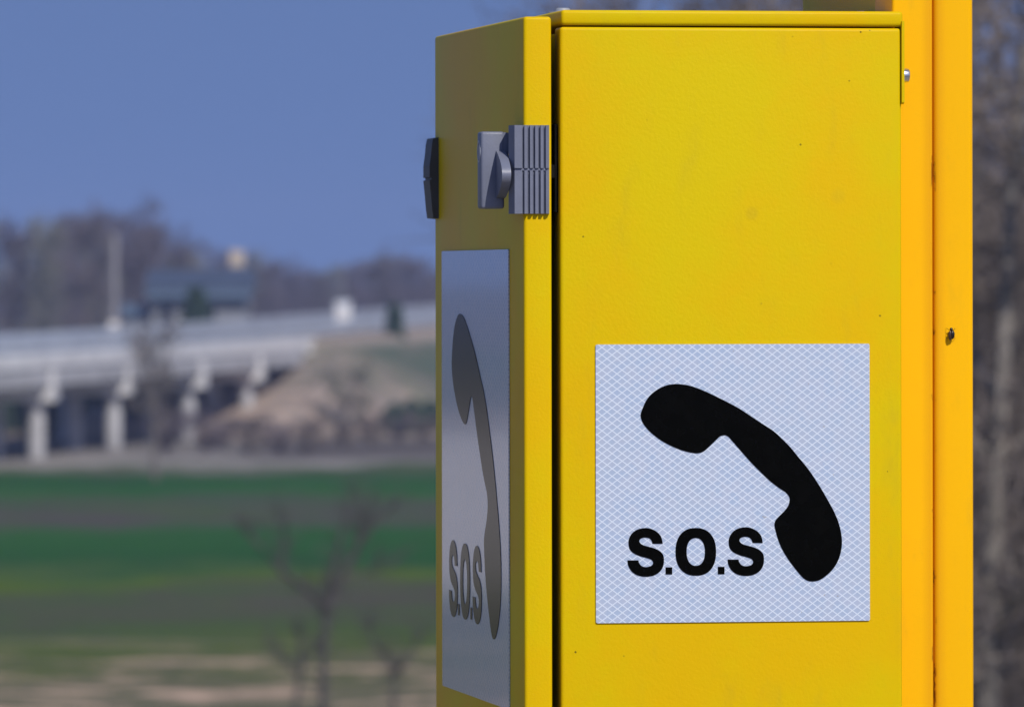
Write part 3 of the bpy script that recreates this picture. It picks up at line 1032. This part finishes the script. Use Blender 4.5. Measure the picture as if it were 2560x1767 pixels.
fn_cone = lambda q: (1 - q) * .9 + .12
fn_bush = lambda q: math.sin(math.pi * min(1, .25 + .75 * q)) + .1
D_ = 375
o = evergreen('evergreen_shrub', P(986, D_), D_, 6.15, .62, 2200, .17, lambda q: .55 + .5 * math.sin(math.pi * q), 3, 'narrow dark evergreen shrub standing against the pale bridge rail', 'shrub')
o = evergreen('evergreen_shrub', P(490, 392), 392, 7.0, 2.1, 9000, .27, fn_cone, 4, 'dark conical evergreen in front of the blue-roofed building', 'shrub')

# shrubs and hedges at the foot of the bridge
sh_kw = dict(n1=11, n2=7, n3=6, n4=3, twig=.016, trunk_r=.05)
PS = [Proto(31, 2.0, M_bark, M_twig, spread=1.3, up1=.8, low=.04, **sh_kw), Proto(32, 2.0, M_bark, M_twig_p, spread=1.2, up1=1.0, low=.03, **sh_kw)]
PG = Proto(33, 2.0, M_bark, M_twig_g, spread=1.2, up1=.7, low=.05, **sh_kw)
rng = random.Random(9)
for px, D, h, lab in ((505, 296, 1.5, 'left of the tan bank'), (560, 305, 1.2, 'below the tan bank'), (625, 300, 1.4, 'below the tan bank'), (700, 296, 1.1, 'below the tan bank'), (770, 300, 1.3, 'in the gap of the pale track'), (860, 312, 1.0, 'beside the pale track'), (930, 318, 1.2, 'beside the pale track'),
                      (420, 292, 1.6, 'next to the lone sapling'), (1000, 322, 1.0, 'near the dark hedge'), (1060, 320, 1.1, 'near the dark hedge')):
    plant('bare_shrub', PS[rng.randrange(2)], P(px, D), D, h, rng.uniform(0, 6), 'low brown bare shrub at the far field edge ' + lab, 'shrub', 'bare shrubs along the field edge', sxy=h / 2 * 1.25)
plant('bare_shrub', PG, P(858, 343), 343, 3.0, 1.0, 'round grey-green bare shrub on the tan slope of the bridge bank', 'shrub', sxy=1.5)
for px, D, h in ((-40, 330, 3.0), (30, 336, 3.2), (95, 328, 2.9), (165, 338, 3.3), (235, 344, 3.1), (310, 340, 3.2), (380, 350, 3.3), (455, 352, 3.2), (530, 356, 3.0)):  # dark shrubs added to deepen the shade under the deck
    evergreen('dark_hedge_shrub', P(px, D), D, h, 1.1, 1300, .17, fn_bush, int(px) + 400, 'added dark evergreen clump that deepens the shade beyond the bridge piers', 'shrub', 'added dark evergreen clumps beyond the piers')
for px, D, h in ((985, 338, 1.5), (1030, 340, 1.7), (1075, 342, 1.6)):
    evergreen('dark_hedge_shrub', P(px, D), D, h, .85, 900, .13, fn_bush, int(px), 'dark clump of the hedge at the foot of the green bank', 'shrub', 'dark hedge shrubs below the bank')

# lone sapling before the bridge
PSap = Proto(41, 5.3, M_bark, M_twig, n1=12, n2=7, n3=5, n4=2, twig=.014, trunk_r=.13, spread=1.5, up1=1.1, low=.36)
plant('sapling', PSap, P(388, 262), 262, 5.5, .4, 'lone bare sapling in the green field in front of the bridge piers', 'tree')

# bare fruit trees in the near field, limbs set out by hand
def field_tree(px0, D, base_r, limbs, seed, label, twl=.35):
    rng = random.Random(seed)
    o = empty('bare_fruit_tree', (P(px0, D), D, FIELD), 0, label, 'tree')
    org = Vector((P(px0, D), D, FIELD))
    def wp(px, py, dy): return Vector((P(px, D), D + dy, Zp(py, D))) - org
    tv, tf, cv, cf = [], [], [], []
    first = True
    for pts, r0, r1 in limbs:
        q = [wp(*p) for p in pts]
        if first:
            q[0].z = -.15
            r0, r1 = r0 * .62, r1 * .62
            first = False
        n = len(q)
        tube(tv, tf, q, [r0 + (r1 - r0) * i / (n - 1) for i in range(n)], 8)
        for a, b in zip(q, q[1:]):
            if r0 > base_r * .68: continue
            for k in range(10):
                st = a.lerp(b, rng.random())
                rd = Vector((rng.gauss(0, 1), rng.gauss(0, 1), rng.gauss(.5, .7))).normalized()
                p1, r_1 = grow(rng, st, (b - a).normalized() * .6 + rd, twl * rng.uniform(.6, 1.6), .012, 3, .18, .1)
                tube(cv, cf, p1, r_1, 4)
                for e in range(5):
                    s2 = p1[rng.randrange(1, 4)]
                    rd = Vector((rng.gauss(0, 1), rng.gauss(0, 1), rng.gauss(.5, .8))).normalized()
                    p2, r_2 = grow(rng, s2, rd, twl * rng.uniform(.3, .8), .006, 2, .15, .1)
                    tube(cv, cf, p2, r_2, 3)
    raw('trunk', tv, tf, M_bark_d, o)
    raw('crown', cv, cf, M_bark_d, o)
field_tree(806, 118, .12, [
    ([(806, 1810, 0), (808, 1650, 0), (815, 1545, .05), (818, 1505, .05)], .115, .085),
    ([(818, 1520, .05), (850, 1450, .2), (890, 1370, .3), (935, 1310, .4), (985, 1260, .5)], .075, .02),
    ([(816, 1525, .05), (760, 1465, -.2), (700, 1420, -.3), (640, 1350, -.5), (590, 1290, -.6)], .07, .018),
    ([(822, 1500, .05), (835, 1400, .1), (862, 1300, 0), (880, 1220, -.1)], .06, .015),
    ([(890, 1370, .3), (905, 1300, .3), (900, 1230, .2)], .035, .01),
    ([(700, 1420, -.3), (715, 1350, -.2), (700, 1280, -.2)], .03, .01),
    ([(850, 1450, .2), (930, 1430, .5), (1010, 1390, .7)], .03, .01)], 3, 'spreading bare fruit tree in the near field left of the yellow cabinet')
field_tree(735, 112, .06, [
    ([(735, 1870, 0), (738, 1760, 0), (748, 1690, 0), (752, 1650, 0)], .07, .05),
    ([(748, 1690, 0), (700, 1640, .1), (660, 1600, .2)], .03, .01),
    ([(750, 1665, 0), (790, 1620, .1), (820, 1580, .1)], .03, .01),
    ([(752, 1650, 0), (750, 1600, 0), (740, 1560, 0)], .03, .01)], 8, 'short bare fruit tree low in the frame beside the spreading one', .22)
field_tree(985, 114, .06, [
    ([(985, 1840, 0), (983, 1720, 0), (978, 1650, 0)], .05, .035),
    ([(980, 1690, 0), (1020, 1640, .1), (1050, 1580, .2)], .03, .01),
    ([(978, 1660, 0), (940, 1610, .1), (915, 1560, .1)], .03, .01)], 21, 'thin bare bush beside the left edge of the yellow cabinet', .3)

# leafless trees close on the right
rt_kw = dict(n1=20, n2=11, n3=8, n4=3, trunk_r=.15)
PR = [Proto(51, 11, M_pale, M_twig, spread=3.0, up1=.75, low=.08, twig=.013, **rt_kw),
      Proto(52, 11, M_bark, M_twig, spread=2.6, up1=1.0, low=.06, twig=.013, **rt_kw)]
for px, D, h, k, rz, lab in ((2455, 70, 7.6, 1, 5.6, 'brown bare tree behind the pale-stemmed one right of the post'),
                             (2650, 66, 9.2, 0, 1.2, 'pale-barked bare tree leaning in from the right picture edge'),
                             (2530, 100, 7.2, 1, 2.2, 'distant brown bare tree filling the gap right of the post'),
                             (2540, 52, 10.4, 0, .3, 'tall pale-stemmed bare tree just right of the yellow post'),
                             (2390, 61, 8.0, 1, 1.9, 'dark-stemmed bare tree half hidden behind the yellow post'),
                             (2720, 58, 8.0, 1, 4.1, 'dark-stemmed bare tree at the right edge of the picture'),
                             (2060, 66, 10.3, 0, 2.6, 'bare tree hidden by the cabinet with twigs showing above its lid'),
                             (1760, 74, 9.6, 1, 5.2, 'farther bare tree showing faint twigs above the cabinet lid'),
                             (2600, 80, 7.2, 0, 3.3, 'farthest bare tree of the clump behind the yellow post'),
                             (2480, 90, 8.2, 1, .9, 'low bare tree at the back of the right-hand clump')):
    plant('leafless_tree', PR[k], P(px, D), D, h, rz, lab, 'tree', 'leafless trees behind the post')

# ------------------------------------------------------------------ haze
def haze():
    bm = bmesh.new()
    box(bm, -900, 900, -120, 1300, FIELD - 1.2, 16)
    m = bpy.data.materials.new('haze')
    m.use_nodes = True
    t = m.node_tree
    t.nodes.clear()
    v = t.nodes.new('ShaderNodeVolumePrincipled')
    v.inputs['Color'].default_value = (.52, .63, 1.0, 1)
    v.inputs['Density'].default_value = HAZE
    v.inputs['Anisotropy'].default_value = 0.0
    o = t.nodes.new('ShaderNodeOutputMaterial')
    t.links.new(v.outputs[0], o.inputs['Volume'])
    tag(build('haze', bm, m), 'thin blue haze over the fields', 'haze', kind='stuff')
HAZE = .00033
haze()
